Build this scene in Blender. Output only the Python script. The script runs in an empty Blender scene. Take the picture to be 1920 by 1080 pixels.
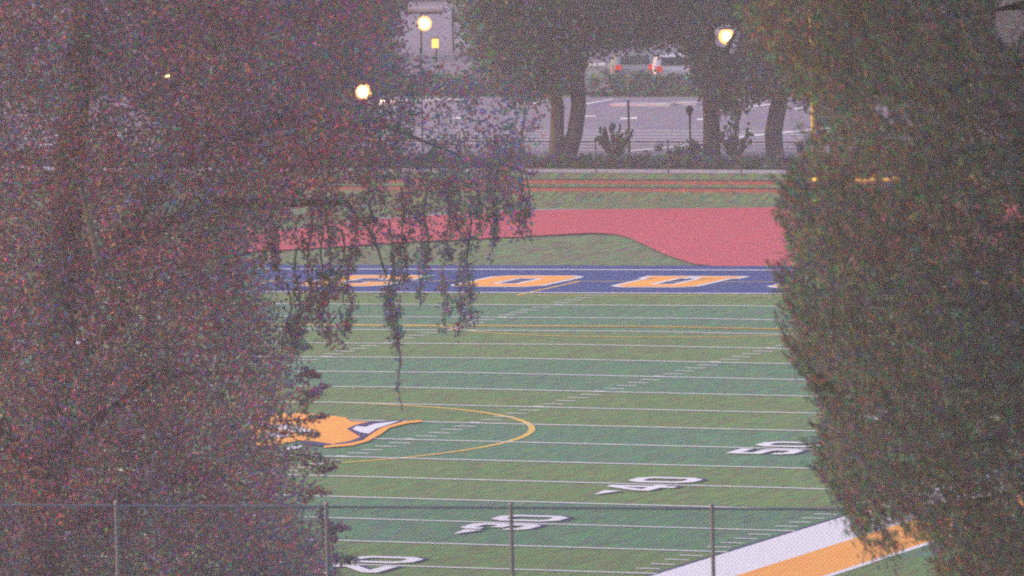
import bpy, bmesh, math
import numpy as np
from mathutils import Matrix, Vector
C = bpy.context.scene.collection
SC = bpy.context.scene
rng = np.random.default_rng(7)

# ------------------------------------------------------------------ camera
CAM = np.array([99.3769, -215.2905, 23.0101]); YAW, PITCH, ROLL, FPX = -.3958, .0808, -.0233, 16331.1
CROWN = .1536
fw = np.array([math.sin(YAW)*math.cos(PITCH), math.cos(YAW)*math.cos(PITCH), -math.sin(PITCH)])
r0 = np.array([math.cos(YAW), -math.sin(YAW), 0.0]); u0 = np.cross(r0, fw)
RT = r0*math.cos(ROLL)+u0*math.sin(ROLL); UP = np.cross(RT, fw)
cd = bpy.data.cameras.new('camera'); cam = bpy.data.objects.new('camera', cd); C.objects.link(cam)
M = Matrix.Identity(4)
for i in range(3):
    M[i][0] = RT[i]; M[i][1] = UP[i]; M[i][2] = -fw[i]; M[i][3] = CAM[i]
cam.matrix_world = M
cd.sensor_width = 36; cd.lens = FPX/1920*36; cd.clip_start = 1; cd.clip_end = 4000
SC.camera = cam
cd.dof.use_dof = True; cd.dof.focus_distance = 265; cd.dof.aperture_fstop = 5.0

# ------------------------------------------------------------------ light
SUN_EL, SUN_AZ = math.radians(4), math.radians(250)
w = bpy.data.worlds.new('World'); SC.world = w; w.use_nodes = True
nt = w.node_tree; nt.nodes.clear()
o_ = nt.nodes.new('ShaderNodeOutputWorld'); bg = nt.nodes.new('ShaderNodeBackground'); sk = nt.nodes.new('ShaderNodeTexSky')
sk.sky_type = 'NISHITA'; sk.sun_disc = False; sk.sun_elevation = SUN_EL; sk.sun_rotation = SUN_AZ
sk.air_density = 1.0; sk.dust_density = 3.0; sk.ozone_density = 1.0
bg.inputs[1].default_value = .12
tm = nt.nodes.new('ShaderNodeMix'); tm.data_type = 'RGBA'; tm.blend_type = 'MULTIPLY'; tm.inputs['Factor'].default_value = 1
tm.inputs[7].default_value = (.94, .87, 1.08, 1)      # mauve dusk overcast
nt.links.new(sk.outputs[0], tm.inputs[6]); nt.links.new(tm.outputs[2], bg.inputs[0]); nt.links.new(bg.outputs[0], o_.inputs[0])
sd = bpy.data.lights.new('sun', 'SUN'); sd.energy = .35; sd.angle = math.radians(30); sd.color = (1, .78, .72)
sun = bpy.data.objects.new('sun', sd); C.objects.link(sun)
sdir = Vector((math.sin(SUN_AZ)*math.cos(math.radians(25)), math.cos(SUN_AZ)*math.cos(math.radians(25)), math.sin(math.radians(25))))
sun.rotation_euler = sdir.to_track_quat('Z', 'Y').to_euler()
SC.view_settings.view_transform = 'Standard'; SC.view_settings.look = 'None'; SC.view_settings.gamma = 1
SC.view_settings.exposure = 2.78
SC.render.engine = 'CYCLES'
SC.cycles.use_denoising = False; SC.cycles.filter_width = 2.1
SC.cycles.max_bounces = 5; SC.cycles.diffuse_bounces = 3; SC.cycles.volume_bounces = 1
SC.render.film_transparent = False

# ------------------------------------------------------------------ helpers
def bp(u, v, z=None):
    """photo pixel -> point on the playing surface (or on the level z)"""
    d = fw+RT*(u-960)/FPX-UP*(v-540)/FPX
    zz = 0 if z is None else z
    for _ in range(12):
        t = (zz-CAM[2])/d[2]; X = CAM[0]+t*d[0]
        if z is not None: break
        zz = zf(X)
    return CAM+t*d
def at(u, v, s):
    return CAM+s*(fw+RT*(u-960)/FPX-UP*(v-540)/FPX)
def to_px(P):
    d = P-CAM; z = d@fw
    return 960+FPX*(d@RT)/z, 540-FPX*(d@UP)/z
def zf(X): return -CROWN*np.minimum(np.abs(X)/24.384, 1.3)

def tag(o, label=None, cat=None, group=None, kind=None):
    if label: o['label'] = label
    if cat: o['category'] = cat
    if group: o['group'] = group
    if kind: o['kind'] = kind
    return o
def empty(name, loc, rz=0):
    o = bpy.data.objects.new(name, None); C.objects.link(o); o.location = tuple(map(float, loc)); o.rotation_euler.z = rz
    o.empty_display_size = .3
    return o
def link(name, me, mat, parent=None):
    o = bpy.data.objects.new(name, me); C.objects.link(o)
    if mat is not None: me.materials.append(mat)
    if parent is not None: o.parent = parent
    return o
def from_bm(name, bm, mat, parent=None, smooth=False):
    me = bpy.data.meshes.new(name); bm.to_mesh(me); bm.free()
    if smooth:
        for p in me.polygons: p.use_smooth = True
    return link(name, me, mat, parent)
def quads_mesh(name, V, mat, parent=None):
    """V: (n,4,3) array of quads"""
    n = len(V); me = bpy.data.meshes.new(name)
    me.vertices.add(n*4); me.vertices.foreach_set('co', np.ascontiguousarray(V, dtype=np.float32).ravel())
    me.loops.add(n*4); me.loops.foreach_set('vertex_index', np.arange(n*4, dtype=np.int32))
    me.polygons.add(n); me.polygons.foreach_set('loop_start', np.arange(0, n*4, 4, dtype=np.int32))
    me.update(calc_edges=True); me.validate()
    return link(name, me, mat, parent)
def box(bm, c, s, rz=0):
    m = Matrix.Translation(Vector([float(x) for x in c])) @ Matrix.Rotation(rz, 4, 'Z') @ Matrix.Diagonal((s[0], s[1], s[2], 1))
    return bmesh.ops.create_cube(bm, size=1, matrix=m)['verts']
def tube(bm, pts, rad, seg=8):
    """tapered tube through pts"""
    pts = [np.array(p, float) for p in pts]; rings = []
    for i, p in enumerate(pts):
        a = pts[max(0, i-1)]; b = pts[min(len(pts)-1, i+1)]; t = b-a; t /= np.linalg.norm(t)
        h = np.array([1., 0, 0]) if abs(t[0]) < .8 else np.array([0, 1., 0])
        x = np.cross(t, h); x /= np.linalg.norm(x); y = np.cross(t, x)
        rings.append([bm.verts.new(p+rad[i]*(math.cos(2*math.pi*k/seg)*x+math.sin(2*math.pi*k/seg)*y)) for k in range(seg)])
    for A, B in zip(rings, rings[1:]):
        for k in range(seg): bm.faces.new((A[k], A[(k+1) % seg], B[(k+1) % seg], B[k]))
    bm.faces.new(rings[0][::-1]); bm.faces.new(rings[-1])
def ball(bm, c, r, sub=2, sc=(1, 1, 1)):
    bmesh.ops.create_icosphere(bm, subdivisions=sub, radius=1, matrix=Matrix.Translation(Vector([float(x) for x in c])) @ Matrix.Diagonal((r*sc[0], r*sc[1], r*sc[2], 1)))

# ------------------------------------------------------------------ materials
def mat(name, col, rough=.8, metal=0, noise=None, ramp=None, scale=(1, 1, 1), emit=None, spec=.3):
    m = bpy.data.materials.new(name); m.use_nodes = True; t = m.node_tree; b = t.nodes['Principled BSDF']
    b.inputs['Base Color'].default_value = (*col, 1); b.inputs['Roughness'].default_value = rough; b.inputs['Metallic'].default_value = metal
    b.inputs['Specular IOR Level'].default_value = spec
    if emit:
        b.inputs['Emission Color'].default_value = (*emit[0], 1); b.inputs['Emission Strength'].default_value = emit[1]
    if noise:      # (scale, amount): brightness and hue mottling in object space
        tc = t.nodes.new('ShaderNodeTexCoord'); mp = t.nodes.new('ShaderNodeMapping'); mp.inputs['Scale'].default_value = scale
        t.links.new(tc.outputs['Object'], mp.inputs['Vector'])
        src = None
        nz = t.nodes.new('ShaderNodeTexNoise'); nz.inputs['Scale'].default_value = noise[0]; nz.inputs['Detail'].default_value = 2
        t.links.new(mp.outputs[0], nz.inputs['Vector'])
        mx = t.nodes.new('ShaderNodeMix'); mx.data_type = 'RGBA'; mx.blend_type = 'OVERLAY'; mx.inputs['Factor'].default_value = noise[1]
        mx.inputs[6].default_value = (*col, 1)
        # sharpen the noise colour around mid grey
        sub = t.nodes.new('ShaderNodeVectorMath'); sub.operation = 'SUBTRACT'; sub.inputs[1].default_value = (.5, .5, .5)
        mu = t.nodes.new('ShaderNodeVectorMath'); mu.operation = 'SCALE'; mu.inputs['Scale'].default_value = 2.4
        ad = t.nodes.new('ShaderNodeVectorMath'); ad.operation = 'ADD'; ad.inputs[1].default_value = (.5, .5, .5)
        t.links.new(nz.outputs['Color'], sub.inputs[0]); t.links.new(sub.outputs[0], mu.inputs[0]); t.links.new(mu.outputs[0], ad.inputs[0])
        t.links.new(ad.outputs[0], mx.inputs[7]); t.links.new(mx.outputs[2], b.inputs['Base Color'])
    return m
def leaf_mat(name, cols, rough=.7, nsc=10, gain=1.0, fac=.75, ta=(1.25, .9, .92), tb=(.85, 1.0, 1.12)):
    cols = [tuple(min(1, x*gain) for x in c) for c in cols]
    m = bpy.data.materials.new(name); m.use_nodes = True; t = m.node_tree; b = t.nodes['Principled BSDF']
    g = t.nodes.new('ShaderNodeNewGeometry'); r = t.nodes.new('ShaderNodeValToRGB'); r.color_ramp.interpolation = 'CONSTANT'
    e = r.color_ramp.elements
    while len(e) < len(cols): e.new(.5)
    for i, c in enumerate(cols): e[i].position = i/len(cols); e[i].color = (*c, 1)
    t.links.new(g.outputs['Random Per Island'], r.inputs[0])
    tc = t.nodes.new('ShaderNodeTexCoord'); nz = t.nodes.new('ShaderNodeTexNoise'); nz.inputs['Scale'].default_value = nsc; nz.inputs['Detail'].default_value = 1
    t.links.new(tc.outputs['Object'], nz.inputs['Vector'])
    v1 = t.nodes.new('ShaderNodeVectorMath'); v1.operation = 'MULTIPLY_ADD'; v1.inputs[1].default_value = (5.5, 5.5, 5.5); v1.inputs[2].default_value = (-2.25, -2.25, -2.25)
    v2 = t.nodes.new('ShaderNodeVectorMath'); v2.operation = 'MAXIMUM'; v2.inputs[1].default_value = (.05, .05, .05)
    mx = t.nodes.new('ShaderNodeMix'); mx.data_type = 'RGBA'; mx.blend_type = 'OVERLAY'; mx.inputs['Factor'].default_value = fac
    t.links.new(nz.outputs['Color'], v1.inputs[0]); t.links.new(v1.outputs[0], v2.inputs[0]); t.links.new(r.outputs[0], mx.inputs[6]); t.links.new(v2.outputs[0], mx.inputs[7])
    nb = t.nodes.new('ShaderNodeTexNoise'); nb.inputs['Scale'].default_value = .55; nb.inputs['Detail'].default_value = 2; t.links.new(tc.outputs['Object'], nb.inputs['Vector'])
    rb = t.nodes.new('ShaderNodeValToRGB'); rb.color_ramp.elements[0].position = .38; rb.color_ramp.elements[1].position = .62
    rb.color_ramp.elements[0].color = (*ta, 1); rb.color_ramp.elements[1].color = (*tb, 1); t.links.new(nb.outputs[0], rb.inputs[0])
    m2 = t.nodes.new('ShaderNodeMix'); m2.data_type = 'RGBA'; m2.blend_type = 'MULTIPLY'; m2.inputs['Factor'].default_value = 1
    t.links.new(mx.outputs[2], m2.inputs[6]); t.links.new(rb.outputs[0], m2.inputs[7]); mx = m2
    t.links.new(mx.outputs[2], b.inputs['Base Color'])
    b.inputs['Roughness'].default_value = rough; b.inputs['Specular IOR Level'].default_value = .2
    tr = t.nodes.new('ShaderNodeBsdfTranslucent'); ms = t.nodes.new('ShaderNodeMixShader'); ms.inputs[0].default_value = .45
    t.links.new(mx.outputs[2], tr.inputs['Color']); t.links.new(b.outputs[0], ms.inputs[1]); t.links.new(tr.outputs[0], ms.inputs[2])
    t.links.new(ms.outputs[0], t.nodes['Material Output'].inputs['Surface'])
    return m
GRAIN = (8, .8, 8)     # blades comb along the length of the field
def turf_mat():
    m = mat('turf', (.1, .17, .1), .9, noise=(1.0, .4), scale=GRAIN)
    t = m.node_tree; b = t.nodes['Principled BSDF']
    mx = [n for n in t.nodes if n.type == 'MIX'][0]
    tc = [n for n in t.nodes if n.type == 'TEX_COORD'][0]
    sx = t.nodes.new('ShaderNodeSeparateXYZ'); t.links.new(tc.outputs['Object'], sx.inputs[0])
    # 10 yard mowing / fibre bands, phase -45.72+4.572
    a = t.nodes.new('ShaderNodeMath'); a.operation = 'ADD'; a.inputs[1].default_value = 1000*9.144+4.572
    d = t.nodes.new('ShaderNodeMath'); d.operation = 'DIVIDE'; d.inputs[1].default_value = 18.288
    f = t.nodes.new('ShaderNodeMath'); f.operation = 'FRACT'; g = t.nodes.new('ShaderNodeMath'); g.operation = 'GREATER_THAN'; g.inputs[1].default_value = .5
    t.links.new(sx.outputs[1], a.inputs[0]); t.links.new(a.outputs[0], d.inputs[0]); t.links.new(d.outputs[0], f.inputs[0]); t.links.new(f.outputs[0], g.inputs[0])
    c = t.nodes.new('ShaderNodeMix'); c.data_type = 'RGBA'; t.links.new(g.outputs[0], c.inputs['Factor'])
    c.inputs[6].default_value = (*TURF_A, 1); c.inputs[7].default_value = (*TURF_B, 1)
    t.links.new(c.outputs[2], mx.inputs[6])
    return m
TURF_A = (.08, .195, .105)   # cooler band
TURF_B = (.115, .2, .065)   # warmer band
M_ = dict(
    turf=turf_mat(),
    grass=mat('grass', (.12, .17, .08), .95, noise=(1, .6), scale=(6, .7, 6)),
    hillgrass=mat('hill_grass', (.1, .12, .06), .95, noise=(3, .5)),
    red=mat('red_track', (.52, .07, .105), .9, noise=(1, .25), scale=GRAIN),
    navy=mat('navy_turf', (.008, .045, .21), .9, noise=(1, .25), scale=GRAIN),
    navyp=mat('navy_paint', (.03, .035, .13), .9),
    orange=mat('orange_turf', (.92, .39, .07), .9, noise=(1, .18), scale=GRAIN),
    white=mat('white_paint', (.8, .78, .8), .8, noise=(1, .08), scale=GRAIN),
    yellow=mat('yellow_paint', (.75, .5, .1), .8),
    asphalt=mat('asphalt', (.225, .195, .26), .9, noise=(1, .3), scale=(4, .7, 4)),
    concrete=mat('concrete', (.5, .45, .5), .9, noise=(1, .3), scale=(5, 1, 5)),
    clay=mat('clay', (.32, .1, .08), .9, noise=(1, .3), scale=(5, 1, 5)),
    bark=mat('bark', (.07, .055, .07), .95, noise=(3, .6), scale=(2, 2, .5)),
    palebark=mat('pale_bark', (.22, .19, .18), .95, noise=(3, .4), scale=(2, 2, .5)),
    steel=mat('galvanised_steel', (.16, .17, .22), .5, .3),
    dark=mat('dark_metal', (.03, .03, .045), .5, .3),
    postyellow=mat('yellow_powder_coat', (.85, .6, .08), .4),
    glow_shell=None,
    lamp=mat('lamp_glow', (1, .9, .6), .4, emit=((1, .66, .28), 2.2)),
    lampw=mat('lamp_glow_white', (1, .95, .85), .4, emit=((1, .85, .6), 2.2)),
    amber=mat('amber_panel', (1, .6, .1), .4, emit=((1, .5, .1), .22)),
    carwhite=mat('white_car_paint', (.6, .56, .62), .3, .1),
    carsilver=mat('silver_car_paint', (.35, .38, .38), .3, .4),
    glass=mat('dark_glass', (.03, .05, .06), .1, spec=.6),
    taillight=mat('tail_light', (.6, .03, .02), .3, emit=((1, .06, .03), .05)),
    tyre=mat('tyre', (.02, .02, .02), .9),
    teal=mat('teal_plastic', (.1, .55, .42), .5),
    wallp=mat('pale_render', (.5, .42, .46), .9, noise=(2, .2)),
)
L_LEFT = leaf_mat('broad_leaves', [(.06, .085, .05), (.15, .05, .06), (.05, .065, .1), (.11, .05, .1), (.045, .085, .07), (.12, .07, .045), (.09, .06, .08), (.07, .055, .065)], nsc=7, gain=4.1, fac=.4)
L_RIGHT = leaf_mat('needle_leaves', [(.04, .065, .035), (.09, .045, .045), (.03, .05, .06), (.06, .035, .065), (.035, .075, .05), (.075, .055, .03), (.045, .04, .045), (.035, .03, .04)], nsc=9, gain=3.4, fac=.4, ta=(.95, 1.0, .95), tb=(.84, 1.02, 1.02))
L_FAR = leaf_mat('far_leaves', [(.04, .075, .05), (.075, .05, .06), (.03, .06, .08), (.055, .05, .085), (.035, .085, .065), (.07, .065, .045), (.05, .055, .06)], nsc=3.4, gain=2.2, ta=(1.0, 1.0, .95), tb=(.9, 1.05, 1.1))

def glow_shell_mat():  # half-transparent amber emission, imitates the glow around a lit bulb
    m = bpy.data.materials.new('lamp_glow_shell'); m.use_nodes = True; t = m.node_tree; t.nodes.clear()
    o = t.nodes.new('ShaderNodeOutputMaterial'); a = t.nodes.new('ShaderNodeBsdfTransparent'); e = t.nodes.new('ShaderNodeEmission'); x = t.nodes.new('ShaderNodeMixShader')
    e.inputs[0].default_value = (1, .45, .12, 1); e.inputs[1].default_value = .36; x.inputs[0].default_value = .6
    t.links.new(a.outputs[0], x.inputs[1]); t.links.new(e.outputs[0], x.inputs[2]); t.links.new(x.outputs[0], o.inputs[0]); return m
M_['glow_shell'] = glow_shell_mat()
# ------------------------------------------------------------------ flat shapes with holes, draped on the surface
def flat(name, outlines, m, off, zfun=zf, offset=0, parent=None, kind='structure', cuts=(0, -31.6, 31.6)):
    cu = bpy.data.curves.new(name+'_c', 'CURVE'); cu.dimensions = '2D'; cu.fill_mode = 'BOTH'; cu.offset = offset
    for ol in outlines:
        s = cu.splines.new('POLY'); s.points.add(len(ol)-1); s.use_cyclic_u = True
        for i, p in enumerate(ol): s.points[i].co = (float(p[0]), float(p[1]), 0, 1)
    tmp = bpy.data.objects.new('t', cu); C.objects.link(tmp)
    me = bpy.data.meshes.new_from_object(tmp.evaluated_get(bpy.context.evaluated_depsgraph_get()))
    bpy.data.objects.remove(tmp); bpy.data.curves.remove(cu)
    me.name = name; me.materials.clear()
    bm = bmesh.new(); bm.from_mesh(me)
    bmesh.ops.remove_doubles(bm, verts=bm.verts, dist=.0005)
    for x in cuts:
        bmesh.ops.bisect_plane(bm, geom=bm.verts[:]+bm.edges[:]+bm.faces[:], plane_co=(x, 0, 0), plane_no=(1, 0, 0))
    for v in bm.verts: v.co.z = float(zfun(v.co.x))+off
    bmesh.ops.recalc_face_normals(bm, faces=bm.faces)
    for f in bm.faces:
        if f.normal.z < 0: f.normal_flip()
    bm.to_mesh(me); bm.free()
    o = link(name, me, m, parent)
    if kind: o['kind'] = kind
    return o
def flat_rects(name, rs, m, off, zfun=zf):
    bm = bmesh.new()
    for r in rs: bm.faces.new([bm.verts.new((float(x), float(y), 0)) for x, y in r])
    bmesh.ops.bisect_plane(bm, geom=bm.verts[:]+bm.edges[:]+bm.faces[:], plane_co=(0, 0, 0), plane_no=(1, 0, 0))
    for v in bm.verts: v.co.z = float(zfun(v.co.x))+off
    for f in bm.faces:
        f.normal_update()
        if f.normal.z < 0: f.normal_flip()
    return tag(from_bm(name, bm, m), kind='structure')
def rect(x0, y0, x1, y1): return [(x0, y0), (x1, y0), (x1, y1), (x0, y1)]
def px(pts, z=None): return [tuple(bp(u, v, z)[:2]) for u, v in pts]

# ------------------------------------------------------------------ ground
BANK_H = .8
fxy = fw[:2]/np.linalg.norm(fw[:2])
def ground_z(X, Y):
    s = (X-CAM[0])*fxy[0]+(Y-CAM[1])*fxy[1]
    near = np.interp(s, [-400, -20, 0, 20, 132, 140, 172, 182], [30, 21.6, 21.4, 19.0, 7.2, 6.2, .3, -.3])
    z = zf(X)-.05
    far = np.clip((Y-84.8)/3.5, 0, 1)*BANK_H
    z = np.where(Y > 80, zf(X)*np.clip((84.8-Y)/4.8, 0, 1)-.05+far, z)
    return np.where(s < 182, np.maximum(z, near), z)
xs = np.unique(np.concatenate([np.linspace(-900, -120, 14), np.arange(-120, 200, 4.), np.linspace(200, 700, 10), [0]]))
ys = np.unique(np.concatenate([np.linspace(-420, -240, 8), np.arange(-240, 80, 4.), [80, 82, 84.8, 86, 87, 88.3, 90], np.arange(94, 260, 8.), np.linspace(260, 1100, 12)]))
XX, YY = np.meshgrid(xs, ys); ZZ = ground_z(XX, YY)
nv = len(xs); vs = np.stack([XX.ravel(), YY.ravel(), ZZ.ravel()], 1)
fs = [(j*nv+i, j*nv+i+1, (j+1)*nv+i+1, (j+1)*nv+i) for j in range(len(ys)-1) for i in range(nv-1)]
me = bpy.data.meshes.new('ground'); me.from_pydata(vs.tolist(), [], fs)
tag(link('ground', me, M_['grass']), kind='structure')

Z1 = lambda X: BANK_H-.05+0*X       # level behind the bank
# artificial turf and paint
L = .006
flat('field', [rect(-31, -62, 31.2, 56.75)], M_['turf'], 0)
ys_ = 9.144
flat('end_zone', [rect(-24.384, 45.72, 24.384, 56.7)], M_['navy'], L)
flat('sideline_border', [rect(24.384, -58, 26.3, 56.6)], M_['white'], L)
flat('orange_border', [rect(26.3, -58, 28.3, 56.6)], M_['orange'], L)
flat('border_edge_line', [rect(28.3, -58, 28.5, 56.6)], M_['white'], L)
flat('border_inner_navy_line', [rect(24.25, -58, 24.384, 45.6)], M_['navyp'], L)  # narrow navy paint strip inside the white border
LW = .075
lines = []
for n in range(0, 101, 5):
    y = (n-50)*.9144
    k = LW*(1.5 if n in (0, 100) else 1)
    lines.append(rect(-24.384, y-k, 24.384, y+k))
lines.append(rect(-24.384, 54.86-.12, 24.384, 54.86+.12))
lines.append(rect(-24.6, -54.86, -24.386, 54.7))
flat_rects('yard_lines', lines, M_['white'], 3*L)
hs = []
for n in range(1, 100):
    y = (n-50)*.9144
    if n % 5 == 0:
        hs += [rect(6.1, y+.08, 6.4, y+.2), rect(-6.4, y+.08, -6.1, y+.2)]
        continue
    for x0, x1 in ((6.1, 6.71), (-6.71, -6.1), (23.5, 24.1), (-24.1, -23.5)): hs.append(rect(x0, y-.06, x1, y+.06))
flat_rects('hash_marks', hs, M_['white'], 3*L)
# yellow ball-game lines
ring = lambda r, n=96, a0=0, a1=2*math.pi: [(r*math.cos(a0+(a1-a0)*i/n), r*math.sin(a0+(a1-a0)*i/n)) for i in range(n+1)]
flat('centre_circle', [ring(9.24)[:-1], ring(9.06)[:-1]], M_['yellow'], 2*L)
sy = [rect(-24.3, 50.22, 24.3, 50.34)]
flat('yellow_goal_line', sy, M_['yellow'], 2*L)
a = math.acos(5.5/9.15)
arc = [(9.21*math.sin(t), 39.3-9.21*math.cos(t)) for t in np.linspace(-a, a, 30)]+[(9.07*math.sin(t), 39.3-9.07*math.cos(t)) for t in np.linspace(a, -a, 30)]
flat('yellow_box_lines', [rect(-20.16, 33.74, 20.16, 33.86), rect(-20.16, 33.86, -20.04, 50.2), rect(20.04, 33.86, 20.16, 50.2),
    rect(-9.16, 44.74, 9.16, 44.86), rect(-9.22, 44.86, -9.08, 50.2), rect(9.08, 44.86, 9.22, 50.2), arc], M_['yellow'], 2*L+.001)

# digits, letters
def chamf(x0, y0, x1, y1, c, d=None):
    d = c if d is None else d
    return [(x0+c, y0), (x1-c, y0), (x1, y0+d), (x1, y1-d), (x1-c, y1), (x0+c, y1), (x0, y1-d), (x0, y0+d)]
G = {
 '0': [chamf(0, 0, 1, 1, .25, .2), chamf(.25, .2, .75, .8, .08)],
 '1': [[(.35, 0), (.65, 0), (.65, 1), (.4, 1), (.2, .82), (.2, .7), (.35, .75)]],
 '2': [[(0, 0), (1, 0), (1, .2), (.38, .2), (1, .58), (1, .85), (.82, 1), (.18, 1), (0, .85), (0, .68), (.25, .68), (.25, .8), (.72, .8), (.72, .64), (0, .2)]],
 '3': [[(.18, 0), (.82, 0), (1, .15), (1, .42), (.9, .5), (1, .58), (1, .85), (.82, 1), (.18, 1), (0, .85), (0, .66), (.25, .66), (.25, .8), (.72, .8), (.72, .6), (.35, .6), (.35, .42), (.72, .42), (.72, .2), (.25, .2), (.25, .34), (0, .34), (0, .15)]],
 '4': [[(.58, 0), (.84, 0), (.84, .2), (1, .2), (1, .38), (.84, .38), (.84, 1), (.55, 1), (0, .4), (0, .2), (.58, .2)], [(.25, .38), (.58, .38), (.58, .76)]],
 '5': [[(.18, 0), (.82, 0), (1, .15), (1, .5), (.82, .64), (.26, .64), (.26, .82), (.95, .82), (.95, 1), (0, 1), (0, .46), (.68, .46), (.74, .4), (.74, .22), (.68, .18), (.26, .18), (.26, .3), (0, .3), (0, .15)]],
 'C': [[(.14, 0), (.86, 0), (1, .1), (1, .37), (.64, .37), (.64, .26), (.36, .26), (.36, .74), (.64, .74), (.64, .63), (1, .63), (1, 1), (.9, .95), (.82, 1), (.14, 1), (0, .9), (0, .1)]],
 'O': [chamf(0, 0, 1, 1, .14, .1), [(.37, .27), (.63, .27), (.63, .75), (.37, .75)]],
 'U': [[(.2, 0), (.8, 0), (.96, .1), (.96, .8), (1.04, .8), (1.04, 1), (.54, 1), (.54, .8), (.62, .8), (.62, .27), (.38, .27), (.38, .8), (.46, .8), (.46, 1), (-.04, 1), (-.04, .8), (.04, .8), (.04, .1)]],
 'G': [[(.14, 0), (.86, 0), (1, .1), (1, .5), (.55, .5), (.55, .34), (.66, .34), (.66, .24), (.34, .24), (.34, .76), (.66, .76), (.66, .64), (1, .64), (1, .9), (.86, 1), (.14, 1), (0, .9), (0, .1)]],
 'A': [[(0, 0), (.36, 0), (.36, .25), (.64, .25), (.64, 0), (1, 0), (.75, 1), (.25, 1)], [(.41, .45), (.59, .45), (.52, .76), (.48, .76)]],
 'R': [[(0, 0), (.36, 0), (.36, .35), (.5, .35), (.64, 0), (1, 0), (.84, .4), (1, .5), (1, .9), (.86, 1), (0, 1)], [(.36, .57), (.64, .57), (.64, .77), (.36, .77)]],
 'S': [[(.14, 0), (.86, 0), (1, .1), (1, .48), (.86, .6), (.36, .6), (.36, .77), (.64, .77), (.64, .68), (1, .68), (1, .9), (.86, 1), (.14, 1), (0, .9), (0, .52), (.14, .4), (.64, .4), (.64, .23), (.36, .23), (.36, .32), (0, .32), (0, .1)]],
}
white, shadow = [], []
def put(g, f, lst):
    for ol in G[g]: lst.append([f(x, y) for x, y in ol])
for n in range(10, 100, 10):
    lab = n if n <= 50 else 100-n; Y = (n-50)*.9144
    for side in (1, -1):
        def place(y0, dx=0, dy=0):
            if side > 0: return lambda x, y: (17.9-y*1.83+dx*.75, Y+y0+x*1.3+dy)
            return lambda x, y: (-17.9+y*1.83+dx, Y-y0-x*1.3+dy)
        ds = str(lab)
        for d, y0 in ((ds[0], -1.55), (ds[1], .32)):
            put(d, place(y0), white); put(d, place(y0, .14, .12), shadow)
        if lab < 50:
            q = -1 if n < 50 else 1
            yb = Y+q*1.72
            xa = 16.6*side
            white.append([(xa-.24, yb), (xa+.24, yb), (xa-.1, yb+q*1.0)])
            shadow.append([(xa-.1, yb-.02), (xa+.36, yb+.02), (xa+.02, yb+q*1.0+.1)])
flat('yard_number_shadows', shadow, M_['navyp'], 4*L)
flat('yard_numbers', white, M_['white'], 5*L)
lo, ol = [], []
for i, ch in enumerate('COUGARS'):
    cx = -16.95+5.6*i
    f = lambda x, y: (cx-1.6+x*3.2, 48.0+y*4.3)
    put(ch, f, lo)
flat('end_zone_letter_outline', lo, M_['white'], 3*L, offset=.1)
flat('end_zone_letters', lo, M_['orange'], 4*L, offset=-.1)

# midfield emblem
flat('midfield_emblem_body', [px([(470, 781), (500, 777.5), (534, 776), (568, 775.4), (607, 779), (648, 784.3), (656, 791), (700, 792), (667, 798.5), (650, 805.5), (662, 812), (675, 816), (683, 821), (660, 829), (622, 834), (590, 829), (560, 827), (530, 834), (500, 838), (470, 836)])], M_['orange'], 4*L)
flat('midfield_emblem_navy', [px([(650, 805.5), (668, 798), (692, 792.7), (760, 788.3), (751, 793), (712, 804.5), (693, 816), (681, 826), (657, 832.5), (620, 836.5), (596, 838), (560, 832), (575, 828.5), (600, 831), (622, 834.5), (657, 828.5), (676, 821)])], M_['navyp'], 5*L)
flat('midfield_emblem_white', [px([(661, 806.6), (668, 801), (685.4, 802.9), (701.4, 796.9), (751, 790.8), (706.7, 805.5), (690.7, 815.3), (674.8, 812.6)]),
    px([(500, 799), (540, 798), (565, 803), (588, 812), (565, 817), (540, 809), (505, 806.5)]), px([(525, 847), (545, 839.5), (567, 838), (560, 843.5)]), px([(500, 812), (530, 812), (545, 818), (530, 824), (500, 823)])], M_['white'], 6*L)
flat('midfield_emblem_stroke', [px([(792, 789.6), (756, 792.5), (714, 804.5), (694, 817.5), (682, 827), (657, 833), (607, 838), (608, 841.5), (660, 837.8), (690, 829.5), (713, 817), (731, 804), (763, 796), (792, 793)])], M_['orange'], 6*L)

# running track bend and infield
flat('running_track', [px([(60, 500), (300, 463), (470, 440), (640, 418), (740, 408), (860, 400), (960, 395), (1140, 391), (1450, 385), (1700, 380), (2400, 372), (2600, 500), (1960, 500.5), (1340, 499), (1300, 494.5), (1250, 478), (1222, 465), (1200, 455), (1180, 446), (1160, 440), (1130, 437.3), (1100, 437), (990, 443), (740, 455), (640, 462), (470, 472), (300, 490), (200, 505)])], M_['red'], L)
flat('track_kerb', [px([(640, 417.3), (740, 407.3), (860, 399.3), (960, 394.3), (1140, 390.3), (1300, 387.6), (1300, 388.4), (1140, 391.2), (960, 395.6), (860, 400.6), (740, 408.6), (640, 418.6)])], M_['concrete'], .012)
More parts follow.
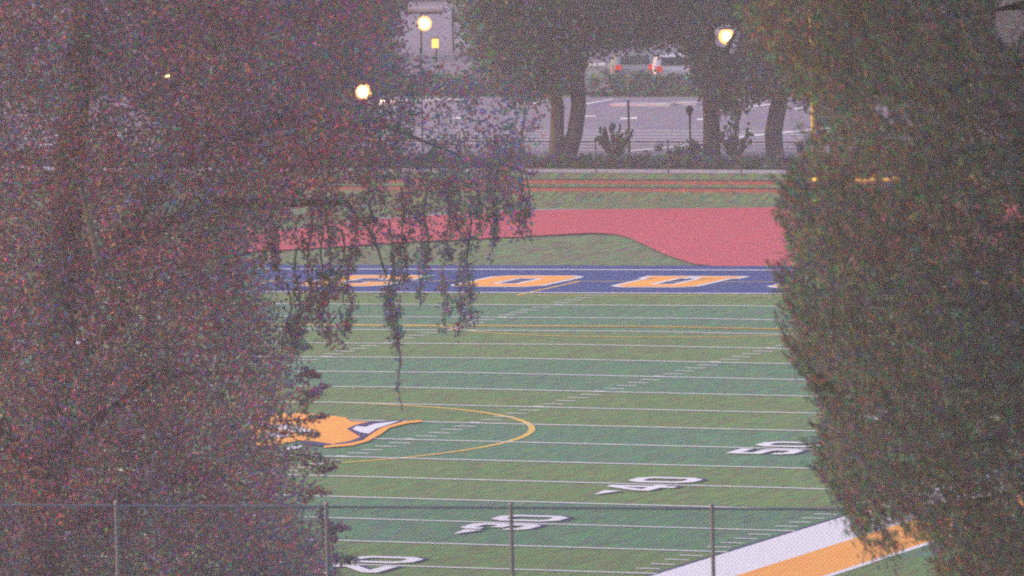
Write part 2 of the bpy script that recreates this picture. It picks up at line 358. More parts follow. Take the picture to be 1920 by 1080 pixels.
# the bank: two low timber-edged terraces, path, parking
def long_box(name, x0, x1, y0, y1, z0, z1, m, parent=None):
    bm = bmesh.new(); box(bm, ((x0+x1)/2, (y0+y1)/2, (z0+z1)/2), (x1-x0, y1-y0, z1-z0)); return from_bm(name, bm, m, parent)
for i, (y, z) in enumerate(((86.05, .235), (87.0, .455))):
    t = empty('terrace_edging', (-15, y, z-.05))
    tag(t, ['lower reddish terrace edging board running along the grass bank', 'upper reddish terrace edging board just below the concrete path'][i], 'edging', 'edging boards of the grass bank')
    a_ = long_box('board', -45, 45, -.05, .05, -.1, .16, M_['clay'], t); b_ = long_box('shade_strip', -45, 45, -.03, .09, .16, .21, M_['bark'], t)  # dark strip on each board stands in for the shadow along its top edge
ZP = BANK_H-.05
fl = lambda n, pts, m, off: flat(n, pts, m, off, zfun=lambda X: ZP, cuts=())
fl('path', [rect(-130, 88.45, 60, 90.2)], M_['concrete'], .01)
fl('parking_lot', [rect(-150, 91.6, 80, 133)], M_['asphalt'], .01)
fl('road', [rect(-190, 138, 100, 230)], M_['asphalt'], .01)
pl = []
for k in range(7):
    y = 100.4+k*1.85
    pl.append(rect(-60, y, -8, y+.2))
pl2 = [px(q, ZP) for q in ([(1180, 285), (1250, 279), (1400, 257.5), (1560, 242), (1560, 239.5), (1400, 254.5), (1250, 276.5), (1180, 282)],
    [(850, 221), (872, 220), (872, 223), (850, 224)], [(1163, 222), (1195, 220), (1195, 223.5), (1163, 225)], [(1307, 223.5), (1332, 222), (1332, 225), (1307, 226.5)], [(1093, 218), (1117, 217.5), (1117, 219.5), (1093, 220)],
    [(980, 199), (1046, 189), (1046, 187), (980, 196.5)], [(1092, 198), (1150, 187), (1150, 185.5), (1092, 196)], [(1400, 203), (1455, 196), (1455, 193.5), (1400, 200.5)], [(1490, 206), (1515, 203), (1515, 201), (1490, 203.5)], [(700, 192), (890, 187), (890, 185), (700, 189)])]
flat_rects('parking_lines', pl, M_['white'], .016, lambda X: ZP)
flat_rects('parking_line_marks', pl2, M_['white'], .022, lambda X: ZP)
bm = bmesh.new()
for u0, u1, v in ((1150, 1262, 198), (1258, 1312, 196)):
    a = bp(u0, v, ZP+.01); b = bp(u1, v, ZP+.01); c = (a+b)/2
    box(bm, c+np.array([0, 0, .05]), (np.linalg.norm(b-a), .9, .1), math.atan2(b[1]-a[1], b[0]-a[0]))
tag(from_bm('kerb', bm, M_['concrete']), kind='structure')

# ------------------------------------------------------------------ foliage
def inside(poly, U, V):
    poly = np.array(poly, float); res = np.zeros(len(U), bool); n = len(poly)
    for i in range(n):
        x0, y0 = poly[i]; x1, y1 = poly[(i+1) % n]
        if y0 == y1: continue
        c = ((y0 > V) != (y1 > V)) & (U < (x1-x0)*(V-y0)/(y1-y0)+x0)
        res ^= c
    return res
def sample(poly, n):
    p = np.array(poly, float); lo_, hi = p.min(0), p.max(0); out = []
    got = 0
    while got < n:
        q = rng.uniform(lo_, hi, (n*2, 2)); q = q[inside(poly, q[:, 0], q[:, 1])]; out.append(q); got += len(q)
    return np.concatenate(out)[:n]
def diamonds(P, Ls, Ws, D=None, spread=1.0):
    n = len(P); a = rng.normal(size=(n, 3))
    if D is not None: a = D+a*spread
    a /= np.linalg.norm(a, axis=1)[:, None]
    b = np.cross(a, rng.normal(size=(n, 3))); b /= np.linalg.norm(b, axis=1)[:, None]
    Ls = (np.ones(n)*Ls*rng.uniform(.6, 1.3, n))[:, None]/2; Ws = (np.ones(n)*Ws*rng.uniform(.7, 1.2, n))[:, None]/2
    return np.stack([P-a*Ls, P+b*Ws+a*Ls*.1, P+a*Ls, P-b*Ws+a*Ls*.1], 1)
def cull(P, holes, keep=.04):
    if not holes: return np.ones(len(P), bool)
    U, V = to_px(P); k = np.ones(len(P), bool); r = rng.uniform(size=len(P))
    for (u, v, ru, rv) in holes:
        d = ((U-u)/ru)**2+((V-v)/rv)**2
        k &= ~((d < 1) & (r < 2.2*(1-d)))
    return k
def local(o, V): return V-np.array(o.location)
def clumps(poly, n, m, s0, ds, r, stretch=(1, 1, 1), shell=False):
    q = sample(poly, n); s = s0+rng.uniform(-ds, ds, n)
    c = CAM+s[:, None]*(fw+RT*((q[:, 0]-960)/FPX)[:, None]-UP*((q[:, 1]-540)/FPX)[:, None])
    rr = r*rng.uniform(.6, 1.5, n)
    g = rng.normal(size=(n, m, 3))*np.array(stretch)*.55
    return (c[:, None, :]+g*rr[:, None, None]).reshape(-1, 3)

def base_under(P):
    return np.array([P[0], P[1], float(ground_z(np.array(P[0]), np.array(P[1])))])
def tree(name, label, base, mat_leaf, bark, leafV, trunks, group=None, crown='crown'):
    t = empty(name, base); tag(t, label, 'tree', group)
    bm = bmesh.new()
    for pts, rad in trunks: tube(bm, [np.array(p)-base for p in pts], rad, 10)
    from_bm('trunk', bm, bark, t, smooth=True)
    quads_mesh(crown, leafV-base, mat_leaf, t)
    return t

# --- left tree: broad leaves, hanging strands
SL = 145
polyL = [(-520, -420), (720, -420), (738, 0), (735, 60), (712, 110), (720, 160), (710, 200), (680, 260), (620, 330), (560, 400), (490, 440), (462, 475), (480, 505), (500, 560), (535, 620), (530, 700), (558, 725), (545, 765), (500, 785), (495, 830), (530, 865), (560, 905), (555, 950), (580, 1000), (615, 1050), (630, 1110), (640, 1400), (-520, 1400)]
holesL = [(680, 172, 17, 17), (315, 143, 6, 5), (790, 60, 34, 48), (660, 355, 26, 12), (560, 395, 20, 8), (640, 280, 10, 8), (742, 350, 22, 12)]
P = [clumps(polyL, 13000, 38, SL, 4.0, .33, (1, 1, 1.25))]
polyH = [(690, 215), (760, 225), (840, 250), (890, 262), (950, 225), (1000, 240), (975, 300), (945, 330), (975, 380), (930, 395), (880, 400), (820, 385), (760, 405), (700, 420), (640, 450), (560, 440), (500, 440), (560, 390), (620, 320)]
P.append(clumps(polyH, 210, 36, SL-1, 2.4, .26, (1, 1, 1.6)))
polyM = [(740, 120), (800, 110), (880, 160), (900, 200), (840, 215), (760, 220), (700, 230)]
P.append(clumps(polyM, 42, 34, SL-1, 2, .2, (1, 1, 1.5)))
P.append(clumps([(860, 130), (1000, 150), (1010, 250), (900, 260)], 16, 34, SL-1, 2, .2, (1, 1, 1.5)))
strands = [(975, 230, 440, 26), (955, 290, 400, 26), (925, 300, 488, 15), (985, 360, 440, 12), (880, 420, 602, 17), (862, 500, 622, 13), (838, 520, 618, 10), (740, 440, 652, 17), (728, 500, 600, 14),
 (620, 420, 642, 24), (640, 460, 575, 18), (600, 470, 610, 20), (578, 420, 590, 20), (562, 500, 640, 20), (545, 560, 655, 16), (700, 400, 460, 18), (760, 380, 530, 20), (800, 380, 515, 14), (840, 360, 490, 20), (900, 330, 440, 20),
 (655, 500, 620, 11), (752, 640, 775, .6), (520, 430, 520, 16), (500, 430, 500, 14), (670, 420, 480, 14), (860, 380, 450, 18), (785, 480, 560, 10), (640, 610, 645, 9), (565, 600, 650, 12)]
twigs = []
for (u, v0, v1, wd) in strands:
    s = SL-1+rng.uniform(-2, 2); sway = rng.uniform(-14, 14)
    K = max(3, int((v1-v0)*(.075+wd*.0042))); m_ = 15
    t_ = np.sort(rng.uniform(0, 1, K)**.85); t_[-1] = 1
    cu_ = u+sway*(t_-1)*.6+rng.normal(size=K)*wd*.62*(1.1-.7*t_)+4*np.sin(t_*9+u); cv_ = v0+(v1-v0)*t_
    uu = (cu_[:, None]+rng.normal(size=(K, m_))*(3+wd*.12)).ravel(); vv = (cv_[:, None]+rng.normal(size=(K, m_))*8).ravel()
    if wd < 1: uu, vv = uu[::5], vv[::5]
    n = len(uu)
    c = CAM+(s+rng.normal(size=n)*.2)[:, None]*(fw+RT*((uu-960)/FPX)[:, None]-UP*((vv-540)/FPX)[:, None])
    P.append(c)
    tt = np.linspace(0, 1, 9)
    twigs.append(([at(u+sway*(k-1)*.6+4*math.sin(k*9+u), v0-30+(v1-v0+20)*k, s) for k in tt], [.02-.012*k for k in tt]))
sprigs = [((570, 740), (612, 728)), ((560, 760), (600, 735)), ((520, 790), (612, 784)), ((520, 812), (600, 812)), ((540, 850), (632, 862)), ((570, 870), (625, 880)), ((540, 655), (580, 645)), ((600, 1000), (655, 985)), ((610, 1040), (668, 1050)), ((560, 930), (612, 922)), ((600, 965), (630, 1015)), ((560, 705), (598, 700))]
for (a0, b0) in sprigs:
    n = 150; k = rng.uniform(0, 1, n); s = SL+rng.uniform(-3, 1)
    uu = a0[0]+(b0[0]-a0[0])*k+rng.normal(size=n)*4; vv = a0[1]+(b0[1]-a0[1])*k+rng.normal(size=n)*10*(1.2-k)+5*np.sin(k*7+a0[1])
    P.append(CAM+(s+rng.normal(size=n)*.1)[:, None]*(fw+RT*((uu-960)/FPX)[:, None]-UP*((vv-540)/FPX)[:, None]))
    twigs.append(([at(*a0, s), at(*b0, s)], [.015, .006]))
P = np.concatenate(P); P = P[cull(P, holesL, .03)]
baseL = base_under(at(60, 1300, SL))
trunkL = [([baseL, at(70, 1100, SL), at(95, 900, SL), at(110, 600, SL), at(140, 200, SL), at(180, -300, SL)], [.42, .36, .33, .3, .24, .1]),
    ([at(95, 900, SL), at(-20, 780, SL-2), at(-200, 500, SL-3), at(-330, 100, SL-3)], [.22, .18, .13, .06]),
    ([at(110, 700, SL), at(240, 590, SL-2), at(185, 490, SL-3.4), at(150, 350, SL-3.5)], [.14, .09, .06, .03]),
    ([at(110, 600, SL), at(330, 300, SL), at(560, 215, SL), at(720, 235, SL), at(860, 290, SL-1)], [.2, .15, .09, .04, .015]),
    ([at(140, 500, SL), at(400, 380, SL), at(650, 380, SL-1), at(700, 440, SL-1.5), at(725, 520, SL-1.5)], [.16, .1, .05, .03, .015]),
    ([at(100, 850, SL), at(300, 700, SL), at(520, 700, SL)], [.14, .08, .02]),
    ([at(80, 1000, SL), at(330, 900, SL), at(560, 860, SL)], [.14, .08, .02])]+twigs
tree('broadleaf_tree', 'large leafy tree with hanging strands of foliage filling the left of the view', baseL, L_LEFT, M_['palebark'], diamonds(P, .09, .048), trunkL)

# --- right tree: conifer with upswept needle sprays
SR = 110
polyR = [(1420, -420), (1380, -100), (1385, 0), (1412, 60), (1450, 120), (1500, 175), (1532, 200), (1535, 240), (1522, 262), (1520, 310), (1500, 350), (1484, 400), (1488, 450), (1484, 520), (1482, 580), (1500, 650), (1538, 700), (1572, 750), (1562, 790), (1552, 850), (1575, 900), (1610, 940), (1660, 975), (1720, 1000), (1760, 1040), (1760, 1100), (1760, 1400), (2560, 1400), (2560, -420)]
holesR = [(1362, 68, 34, 30), (1513, 222, 7, 24), (1516, 298, 4, 10), (1525, 338, 12, 7), (1622, 341, 26, 6), (1660, 339, 9, 5), (1552, 281, 7, 12), (1608, 318, 22, 7), (1640, 314, 12, 7), (1655, 436, 7, 7), (1475, 539, 9, 5), (1448, 450, 8, 26), (1895, 35, 34, 60), (1675, 990, 14, 8), (1640, 1005, 20, 8), (1725, 1022, 18, 6), (1505, 715, 10, 12)]
q = sample(polyR, 23000); n = len(q); s = SR+rng.uniform(-3, 3, n)
c = CAM+s[:, None]*(fw+RT*((q[:, 0]-960)/FPX)[:, None]-UP*((q[:, 1]-540)/FPX)[:, None])
# each spray points out of the crown and up
axis = RT*-.55+UP*.75+rng.normal(size=(n, 3))*.45; axis /= np.linalg.norm(axis, axis=1)[:, None]
k = rng.uniform(-.5, .5, (n, 22)); ln = rng.uniform(.35, .85, n)
PP = (c[:, None]+axis[:, None]*(k*ln[:, None])[..., None]+rng.normal(size=(n, 22, 3))*.035).reshape(-1, 3)
DD = np.repeat(axis, 22, 0)
edge = [(1485, 290), (1455, 340), (1440, 400), (1445, 470), (1440, 540), (1448, 620), (1470, 690), (1520, 745), (1512, 800), (1510, 860), (1530, 910), (1560, 950), (1610, 985)]
for _ in range(110):
    i = rng.integers(0, len(edge)-1); f_ = rng.uniform(); e0 = np.array(edge[i])*(1-f_)+np.array(edge[i+1])*f_
    ax = RT*rng.uniform(-.8, -.2)+UP*rng.uniform(.35, 1.1)+fw*rng.normal()*.3; ax /= np.linalg.norm(ax); L_ = rng.uniform(.45, 1.05); m_ = int(120*L_)
    kq = rng.uniform(-.8, .4, m_)
    c0 = at(e0[0]+rng.uniform(24, 62), e0[1]+rng.uniform(-10, 20), SR+rng.uniform(-2, 2))
    q_ = c0+ax*(kq*L_)[:, None]+rng.normal(size=(m_, 3))*(.045*(.75-kq))[:, None]
    PP = np.concatenate([PP, q_]); DD = np.concatenate([DD, np.repeat(ax[None], m_, 0)])
kk = cull(PP, holesR, .05); PP, DD = PP[kk], DD[kk]
baseR = base_under(at(2000, 1300, SR))
trR = [([baseR, at(2000, 1080, SR), at(1990, 500, SR), at(1970, -400, SR)], [.4, .36, .26, .1])]
for (u, v, u1, v1) in ((1995, 900, 1640, 960), (1990, 700, 1600, 720), (1990, 560, 1500, 560), (1985, 420, 1480, 430), (1980, 250, 1520, 330), (1978, 120, 1530, 180), (1995, 800, 1550, 850), (1975, 0, 1560, 40), (1990, 640, 2400, 560), (1990, 350, 2400, 260)):
    trR.append(([at(u, v, SR), at((u+u1)/2, (v+v1)/2+14, SR-.5), at(u1, v1, SR-.5)], [.1, .06, .015]))
tree('conifer_tree', 'dark needle-leaved tree with upswept sprays filling the right of the view', baseR, L_RIGHT, M_['bark'], diamonds(PP, .13, .02, DD, .35), trR)

# --- far trees: behind the path, with the parking lot behind them
def far_tree(label, base_px, zbase, s, poly, n, m, r, trunks, ds=2.0, leaf=.24, holes=None, name='park_tree', group='trees round the parking lot'):
    base = at(base_px[0], base_px[1], s); base = np.array([base[0], base[1], zbase])
    V = clumps(poly, n, m, s, ds, r); V = V[cull(V, holes or [], .04)]
    tr = [([at(u, v, s) if not isinstance(u, str) else base for (u, v) in pts], rad) for pts, rad in trunks]
    return tree(name, label, base, L_FAR, M_['bark'], diamonds(V, leaf, leaf*.55), tr, group)
def s_of(Y, u=1000, v=290):
    d = fw+RT*(u-960)/FPX-UP*(v-540)/FPX
    return (Y-CAM[1])/d[1]
s1 = s_of(91.4)
lampholes = [(1362, 68, 34, 28), (1200, 115, 9, 5), (1372, 90, 16, 14)]
far_tree('twin-trunked tree behind the path, its two dark stems forming a V', (1052, 315), ZP, s1,
    [(865, -420), (1190, -420), (1185, 50), (1175, 75), (1150, 85), (1105, 92), (1085, 115), (1062, 140), (1040, 150), (1015, 182), (985, 192), (955, 172), (925, 150), (900, 118), (880, 80), (868, 30)], 2600, 26, .55,
    [([(1050, 318), (1046, 290), (1044, 250), (1046, 200), (1035, 150), (1010, 60), (1000, -150)], [.46, .36, .27, .25, .23, .18, .08]), ([(1056, 316), (1064, 290), (1078, 250), (1085, 200), (1082, 150), (1095, 60), (1110, -200)], [.44, .36, .30, .29, .28, .2, .08])], holes=lampholes)
far_tree('straight single-trunked tree beside the slim black lamp post', (1337, 315), ZP, s1+1,
    [(1180, -420), (1430, -420), (1415, 50), (1380, 100), (1390, 150), (1392, 195), (1380, 208), (1362, 205), (1345, 180), (1325, 160), (1315, 135), (1300, 98), (1250, 78), (1205, 78), (1185, 50)], 1900, 26, .5,
    [([(1337, 318), (1335, 285), (1333, 200), (1328, 100), (1320, -200)], [.42, .34, .31, .3, .12]), ([(1332, 160), (1355, 110), (1390, 40)], [.16, .12, .05])], holes=lampholes)
far_tree('thick leaning trunk tree nearest the yellow goal post', (1454, 315), ZP, s1+.5,
    [(1405, -420), (1640, -420), (1620, 120), (1560, 178), (1500, 182), (1475, 172), (1440, 170), (1410, 178), (1390, 140), (1395, 90), (1405, 40)], 1900, 26, .5,
    [([(1453, 318), (1453, 288), (1450, 250), (1458, 205), (1470, 150), (1500, 20), (1510, -200)], [.42, .34, .34, .32, .28, .2, .08])])
far_tree('tree behind the two small lamps, left of the pale road gap', (640, 300), ZP, s1+4,
    [(380, -420), (725, -420), (742, 10), (730, 60), (728, 110), (712, 150), (680, 215), (600, 250), (500, 260), (380, 240)], 2300, 26, .6,
    [([(640, 318), (640, 200), (630, 50), (620, -200)], [.35, .3, .2, .1])], holes=[(680, 172, 20, 20), (315, 143, 8, 8)])
far_tree('far tree standing behind the twin-trunked tree', (1000, 170), ZP, s_of(150, 1000, 150), [(885, -420), (1230, -420), (1220, 50), (1180, 75), (1100, 90), (1080, 112), (1000, 130), (940, 130), (905, 80), (888, 40)], 1500, 22, .6,
    [([(960, 158), (960, 60), (965, -150)], [.3, .25, .1])], holes=lampholes+[(1112, 155, 30, 20)], leaf=.28)
far_tree('far tree standing behind the black lamp post and cars', (1290, 170), ZP, s_of(178, 1290, 130), [(1150, -420), (1460, -420), (1450, 40), (1400, 70), (1310, 78), (1250, 72), (1170, 75)], 1300, 22, .6,
    [([(1330, 140), (1325, 60), (1320, -150)], [.3, .25, .1])], holes=lampholes, leaf=.28)
far_tree('far tree at the right end of the parking lot', (1500, 170), ZP, s_of(150, 1500, 150), [(1340, -420), (1720, -420), (1700, 140), (1600, 180), (1520, 165), (1440, 172), (1400, 160), (1350, 90)], 1500, 22, .6,
    [([(1540, 165), (1540, 60), (1545, -150)], [.3, .25, .1])], holes=lampholes, leaf=.28)
far_tree('far tree at the left end of the parking lot, left of the pale road', (560, 170), ZP, s_of(160, 600, 150), [(200, -420), (725, -420), (740, -10), (720, 60), (722, 120), (680, 150), (500, 190), (200, 190)], 2100, 22, .7,
    [([(560, 150), (560, 60), (565, -150)], [.3, .25, .1])], holes=[(680, 172, 24, 24), (315, 143, 10, 10)], leaf=.28)
far_tree('pale distant tree showing above the flat-roofed shelter', (800, 20), ZP, s_of(215, 800, 0), [(640, -420), (980, -420), (980, 0), (860, 6), (800, 2), (740, 10), (650, 20)], 900, 22, .7,
    [([(800, 12), (800, -100)], [.3, .15])], leaf=.32)
far_tree('light olive tree glimpsed through a gap at the upper right', (1890, 160), ZP, s_of(140, 1890, 100), [(1720, -420), (2200, -420), (2200, 160), (1720, 170)], 1700, 22, .6,
    [([(1890, 160), (1890, 0)], [.3, .15])], leaf=.28)

# hedge, verge and small shrubs
def shrub(name, label, cat, pts, r, n, leaf, group=None, m=L_FAR):
    base = pts.mean(0); base[2] = ZP
    t = empty(name, base); tag(t, label, cat, group)
    V = pts[rng.integers(0, len(pts), n)]+rng.normal(size=(n, 3))*r
    V[:, 2] = np.maximum(V[:, 2], ZP+.02)
    quads_mesh('foliage', diamonds(V, leaf, leaf*.6)-base, m, t)
    for k in range(4):
        bm = bmesh.new(); q = pts[rng.integers(0, len(pts))]-base
        tube(bm, [np.array([q[0]*.98, q[1], 0]), np.array([q[0]*.99, q[1], q[2]*.6]), q], [.04, .03, .012], 6)
        from_bm('stem', bm, M_['bark'], t)
    return t
xh = rng.uniform(-60, 12, 2500)
hp = np.stack([xh, rng.uniform(90.5, 91.3, 2500), ZP+rng.uniform(.05, .42, 2500)], 1)
shrub('hedge', 'long low dark hedge running behind the concrete path', 'hedge', hp, .07, 75000, .12)
def mound(u, v, s, ru, rv, n):
    q = rng.normal(size=(n, 2))*.5
    return np.array([at(u+a*ru, v+b*rv, s+rng.normal()*.3) for a, b in q])
shrub('verge_shrub', 'low dark planting on the strip beyond the parking lot', 'shrub', np.stack([rng.uniform(-75, 10, 1500), rng.uniform(133.4, 136.8, 1500), ZP+rng.uniform(0, .75, 1500)], 1), .15, 26000, .24)
sh = s_of(91.5)
shrub('low_shrub', 'rounded low shrub rising above the hedge beside the lamp post', 'shrub', mound(1290, 292, sh, 52, 16, 60), .09, 3800, .12)
def paddle_bush(label, u, v, ru, rv, n, pads):
    base = at(u, v+rv, sh); base[2] = ZP
    t = empty('paddle_shrub', base); tag(t, label, 'shrub', 'open shrubs with rounded leaf pads')
    bm = bmesh.new(); bs = bmesh.new()
    for k in range(pads):
        a = rng.uniform(-2.6, 2.6)/2.0; rr = rng.uniform(.3, 1.15)
        c = at(u+math.sin(a)*ru*rr, v+rv*.7-math.cos(a)*rv*1.7*rr, sh+rng.uniform(-.5, .5))-base
        R_ = Matrix.Rotation(rng.uniform(0, 3.14), 4, 'Z') @ Matrix.Rotation(a+rng.normal()*.5, 4, 'Y')
        bmesh.ops.create_icosphere(bm, subdivisions=1, radius=1, matrix=Matrix.Translation(Vector(c.tolist())) @ R_ @ Matrix.Diagonal((.075, .03, rng.uniform(.12, .2), 1)))
        tube(bs, [np.array([0, 0, 0]), c*.55, c], [.04, .025, .015], 5)
    from_bm('foliage', bm, L_FAR, t); from_bm('stem', bs, M_['bark'], t)
paddle_bush('open shrub with rounded pads left of the thin dark post', 1153, 262, 40, 24, 40, 54)
paddle_bush('open shrub with rounded pads right of the straight tree trunk', 1378, 262, 34, 27, 40, 46)

# ------------------------------------------------------------------ fences
def chain_link(name, label, P0, P1, H, posts, post_r, rail_r, wire, pitch, group, gz=None, steel=M_['steel']):
    """posts: list of fractions along P0-P1"""
    P0 = np.array(P0, float); P1 = np.array(P1, float); Ln = np.linalg.norm(P1-P0); d = (P1-P0)/Ln
    t = empty(name, P0); tag(t, label, 'fence', group)
    for f in posts:
        bm = bmesh.new(); p = d*Ln*f; tube(bm, [p-np.array([0, 0, .3]), p+np.array([0, 0, H+.04])], [post_r]*2, 8)
        ball(bm, p+np.array([0, 0, H+.05]), post_r*1.25, 1); from_bm('post', bm, steel, t)
    bm = bmesh.new(); tube(bm, [np.array([0, 0, H]), d*Ln+np.array([0, 0, H])], [rail_r]*2, 8); from_bm('top_rail', bm, steel, t)
    nn = np.cross(d, [0, 0, 1.]); nn /= np.linalg.norm(nn); up = np.array([0, 0, 1.])
    V = []; hh = H-.03; nw = int((Ln+hh)/pitch)
    for sgn in (1, -1):
        for k in range(-int(hh/pitch)-1, nw+1):
            x0 = k*pitch; x1 = x0+hh
            a = max(0, x0); b = min(Ln, x1)
            if b <= a: continue
            za = .03+(a-x0); zb = .03+(b-x0)
            if sgn < 0: za, zb = hh+.03-(a-x0), hh+.03-(b-x0)
            A = d*a+up*za+nn*.003*sgn; B = d*b+up*zb+nn*.003*sgn
            w_ = (up*1-d*sgn); w_ = w_/np.linalg.norm(w_)*wire/2
            V.append([A-w_, B-w_, B+w_, A+w_])
            V.append([A-nn*wire/2, B-nn*wire/2, B+nn*wire/2, A+nn*wire/2])
    quads_mesh('chain_mesh', np.array(V), steel, t)
    return t
g0 = at(-500, 945, 132); g1 = at(2300, 958, 132)
HF = 1.83
p0 = g0-np.array([0, 0, HF]); p1 = g1-np.array([0, 0, HF])
Lf = np.linalg.norm(p1-p0)
def frac(u):
    lo_, hi = 0., 1.
    for _ in range(40):
        m_ = (lo_+hi)/2
        if to_px(g0+(g1-g0)*m_)[0] < u: lo_ = m_
        else: hi = m_
    return lo_
chain_link('chain_link_fence', 'tall near chain-link fence crossing the bottom of the view with thick posts', p0, p1, HF, [frac(u) for u in (-500, -155, 218, 612, 958, 1335, 1790, 2150, 2300)], .033, .02, .003, .072, 'chain-link fences')
q0 = bp(560, 326, ZP); q1 = bp(1960, 323, ZP)
q0[1] = 88.3; q1[1] = 88.9
Lq = np.linalg.norm(q1-q0)
chain_link('chain_link_fence', 'low far chain-link fence along the concrete path', q0, q1, 1.17, [k/10 for k in range(11)], .03, .022, .003, .075, 'chain-link fences', steel=M_['dark'])

# ------------------------------------------------------------------ goal post
gp = empty('goal_post', (.28, 56.6, zf(0))); tag(gp, 'yellow football goal post standing behind the far end zone', 'goal post')
bm = bmesh.new(); tube(bm, [(0, 0, -.2), (0, 0, 1.6), (0, -.3, 2.3), (0, -1.1, 2.85), (0, -1.74, 3.03)], [.11, .11, .1, .09, .08], 12); from_bm('gooseneck', bm, M_['postyellow'], gp, True)
bm = bmesh.new(); tube(bm, [(-2.86, -1.74, 3.05), (2.86, -1.74, 3.05)], [.085]*2, 12); from_bm('crossbar', bm, M_['postyellow'], gp, True)
for x in (-2.82, 2.82):
    bm = bmesh.new(); tube(bm, [(x, -1.74, 3.05), (x, -1.74, 12)], [.07]*2, 12); from_bm('upright', bm, M_['postyellow'], gp, True)

# ------------------------------------------------------------------ lamps, posts, shelter
def lamp(label, u, v, Y, rad, em, energy, name='street_lamp'):
    s = s_of(Y, u, v); h = at(u, v, s); base = np.array([h[0], h[1], ZP])
    t = empty(name, base); tag(t, label, 'street lamp', 'lit lamps beyond the field')
    z = h[2]-ZP
    bm = bmesh.new(); tube(bm, [(0, 0, 0), (0, 0, .3), (0, 0, z+rad*.5)], [.1, .06, .045], 8); from_bm('pole', bm, M_['dark'], t)
    bm = bmesh.new(); tube(bm, [(0, 0, z+rad*.9), (0, 0, z+rad*1.25)], [rad*1.3, rad*.3], 10); from_bm('lamp_cap', bm, M_['dark'], t)
    bm = bmesh.new(); ball(bm, (0, 0, z), rad, 3); from_bm('glow_shell', bm, M_['glow_shell'], t, True)  # shell added for the warm glow round the bulb
    bm = bmesh.new(); ball(bm, (0, 0, z), rad*.55, 3, (1, 1, 1.1)); from_bm('bulb', bm, em, t, True)
    pd = bpy.data.lights.new('lamp_light', 'POINT'); pd.energy = energy; pd.color = (1, .7, .38); pd.shadow_soft_size = rad*1.5
    po = bpy.data.objects.new('lamp_light', pd); C.objects.link(po); po.parent = t; po.location = (fw[0]*-.8, fw[1]*-.8, z)
lamp('bright lamp shining beside the left tree\'s edge', 680, 172, 130, .42, M_['lamp'], 90)
lamp('small lamp glimpsed through the left tree\'s leaves', 315, 143, 135, .16, M_['lamp'], 3)
lamp('warm lamp above the straight-trunked tree, right of centre', 1362, 68, 146, .36, M_['lamp'], 50)
lamp('small pale lamp above the parked cars', 1200, 114, 147, .17, M_['lampw'], .05)
def thin_post(label, u, v0, v1, s, r, name='slim_post', head=False, cat='post'):
    top = at(u, v0, s); base = np.array([top[0], top[1], ZP]); z = top[2]-ZP
    t = empty(name, base); tag(t, label, cat)
    bm = bmesh.new(); tube(bm, [(0, 0, 0), (0, 0, z*.15), (0, 0, z)], [r*1.6, r, r*.9], 8); from_bm('pole', bm, M_['dark'], t)
    bm = bmesh.new()
    if head: tube(bm, [(0, 0, z-.32), (0, 0, z-.05), (0, 0, z), (0, 0, z+.1)], [.05, .17, .19, .04], 8)
    else: tube(bm, [(0, 0, z), (0, 0, z+.03)], [r*1.5, r*.5], 8)
    from_bm('lantern' if head else 'cap', bm, M_['dark'], t)
thin_post('slim black unlit lamp post with small lantern in front of the parking lot', 1293, 203, 285, sh+2, .045, 'garden_lamp', True, 'lamp post')
thin_post('thin dark post rising behind the left open shrub', 1178, 190, 285, sh+2, .05)
thin_post('tall thin pole standing before the pale road gap', 788, 92, 280, sh+3, .028, 'slim_pole')
# shelter with a lit lamp under its roof
s2 = s_of(165, 808, 60)
tp = at(808, 18, s2); bs_ = np.array([tp[0], tp[1], ZP]); zz = tp[2]-ZP
t = empty('shelter', bs_, YAW*-1*0); tag(t, 'small flat-roofed shelter at the top of the pale road with a bright lamp', 'shelter')
long_box('roof', -.95, .95, -.9, .9, zz-.06, zz+.1, M_['wallp'], t); long_box('fascia', -.98, .98, -.97, -.9, zz-.16, zz-.06, M_['bark'], t)
for x in (-.8, .85):
    bm = bmesh.new(); tube(bm, [(x, .6, 0), (x, .6, zz-.06)], [.05]*2, 8); from_bm('post', bm, M_['dark'], t)
bm = bmesh.new(); ball(bm, (-.05, -.7, zz-.62), .36, 3, (1, .8, 1)); from_bm('glow_shell', bm, M_['glow_shell'], t, True)  # same added glow shell round the shelter lamp
bm = bmesh.new(); ball(bm, (-.05, -.7, zz-.62), .24, 3, (1, .6, 1)); from_bm('bulb', bm, M_['lampw'], t, True)
bm = bmesh.new(); tube(bm, [(-.05, -.6, zz-.4), (-.05, -.6, zz-.06)], [.03]*2, 6); from_bm('lamp_bracket', bm, M_['dark'], t)
pd = bpy.data.lights.new('lamp_light', 'POINT'); pd.energy = 2; pd.color = (1, .8, .6); pd.shadow_soft_size = .4
po = bpy.data.objects.new('lamp_light', pd); C.objects.link(po); po.parent = t; po.location = (.3, -1.8, zz-.7)
s3 = s_of(160, 816, 80); tp = at(816, 81, s3); bs_ = np.array([tp[0], tp[1], ZP]); zz = tp[2]-ZP
t = empty('lit_sign', bs_); tag(t, 'small amber lit sign on a post under the shelter lamp', 'sign')
long_box('panel', -.15, .15, -.05, .05, zz-.22, zz+.22, M_['amber'], t); long_box('sign_hood', -.17, .17, -.12, .08, zz+.22, zz+.27, M_['dark'], t)
bm = bmesh.new(); tube(bm, [(0, .1, 0), (0, .1, zz+.2)], [.04]*2, 8); from_bm('post', bm, M_['dark'], t)

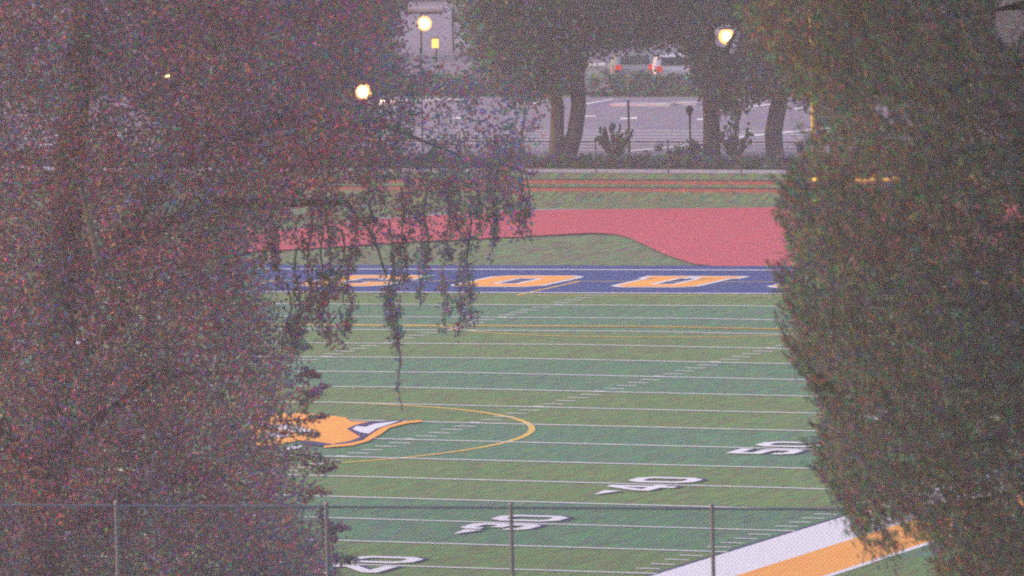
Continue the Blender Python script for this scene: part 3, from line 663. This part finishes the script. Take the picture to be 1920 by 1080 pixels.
# ------------------------------------------------------------------ parked cars (rear view)
def car(label, u, v, Y, paint, scale=1.0, group='cars parked beyond the parking lot'):
    s = s_of(Y, u, v); h = at(u, v, s); base = np.array([h[0], h[1], ZP])
    t = empty('parked_car', base, -YAW+.05); tag(t, label, 'car', group)
    W = .9
    prof = [(-2.1, .35), (-2.15, .8), (-2.0, 1.0), (-1.75, 1.42), (-1.2, 1.5), (.2, 1.46), (1.0, 1.0), (2.0, .88), (2.2, .7), (2.2, .35)]
    bm = bmesh.new(); A = []; B = []
    for y, z in prof:
        k = W*(1 if z < 1.05 else .84); A.append(bm.verts.new((-k, y, z))); B.append(bm.verts.new((k, y, z)))
    n = len(prof)
    for i in range(n): bm.faces.new((A[i], A[(i+1) % n], B[(i+1) % n], B[i]))
    bm.faces.new(A[::-1]); bm.faces.new(B)
    bmesh.ops.recalc_face_normals(bm, faces=bm.faces)
    bmesh.ops.bevel(bm, geom=bm.edges[:], offset=.04, segments=2, affect='EDGES')
    from_bm('body', bm, paint, t)
    bm = bmesh.new(); v_ = [bm.verts.new(p) for p in ((-.66, -2.0, 1.06), (.66, -2.0, 1.06), (.58, -1.79, 1.39), (-.58, -1.79, 1.39))]; bm.faces.new(v_)
    r_ = bmesh.ops.extrude_face_region(bm, geom=bm.faces[:]); bmesh.ops.translate(bm, vec=(0, -.03, .01), verts=[x for x in r_['geom'] if isinstance(x, bmesh.types.BMVert)]); bmesh.ops.recalc_face_normals(bm, faces=bm.faces)
    from_bm('rear_window', bm, M_['glass'], t)
    for sx in (-1, 1): long_box('tail_light', sx*.74-.14, sx*.74+.14, -2.2, -2.1, .78, 1.02, M_['taillight'], t)
    long_box('bumper', -.84, .84, -2.24, -2.12, .32, .6, M_['glass'], t)
    for sx in (-1, 1):
        for y in (-1.35, 1.35):
            bm = bmesh.new(); bmesh.ops.create_cone(bm, segments=20, radius1=.33, radius2=.33, depth=.22, cap_ends=True, matrix=Matrix.Translation((sx*.82, y, .33)) @ Matrix.Rotation(math.pi/2, 4, 'Y')); from_bm('wheel', bm, M_['tyre'], t)
car('white car seen from behind with red tail lights, right of the other', 1262, 168, 140.5, M_['carwhite'])
car('silver-grey car seen from behind, left of the white car', 1186, 168, 141.5, M_['carsilver'])
# teal bin and pale cabinet
b_ = at(1293, 165, s_of(138.8, 1293, 165)); b_[2] = ZP
t = empty('wheelie_bin', b_); tag(t, 'small teal bin standing beside the white car', 'bin')
bm = bmesh.new(); tube(bm, [(0, 0, 0), (0, 0, .55)], [.17, .23], 10); from_bm('bin_body', bm, M_['teal'], t); bm = bmesh.new(); tube(bm, [(0, 0, .55), (0, 0, .62), (0, 0, .7)], [.25, .24, .1], 10); from_bm('lid', bm, M_['teal'], t)
b_ = at(1110, 170, s_of(139.5, 1110, 170)); b_[2] = ZP
t = empty('cabinet', b_, .38); tag(t, 'pale pinkish box cabinet seen just right of the twin trunks', 'cabinet')
long_box('cabinet_body', -.55, .55, -.4, .4, .05, .98, M_['wallp'], t); long_box('cabinet_top', -.6, .6, -.45, .45, .98, 1.06, M_['white'], t); long_box('plinth', -.6, .6, -.45, .45, 0, .05, M_['concrete'], t)

# ------------------------------------------------------------------ haze
bm = bmesh.new(); box(bm, (-100, 340, 14.4), (1640, 1560, 31.2))
hz = mat('haze', (.8, .8, .8)); n_ = hz.node_tree
for x in list(n_.nodes):
    if x.type == 'BSDF_PRINCIPLED': n_.nodes.remove(x)
pv = n_.nodes.new('ShaderNodeVolumePrincipled'); pv.inputs['Color'].default_value = (.9, .86, .97, 1); pv.inputs['Density'].default_value = .0005; pv.inputs['Anisotropy'].default_value = .1
n_.links.new(pv.outputs[0], n_.nodes['Material Output'].inputs['Volume'])
tag(from_bm('haze', bm, hz), 'even pale evening haze filling the air', None, None, 'stuff')
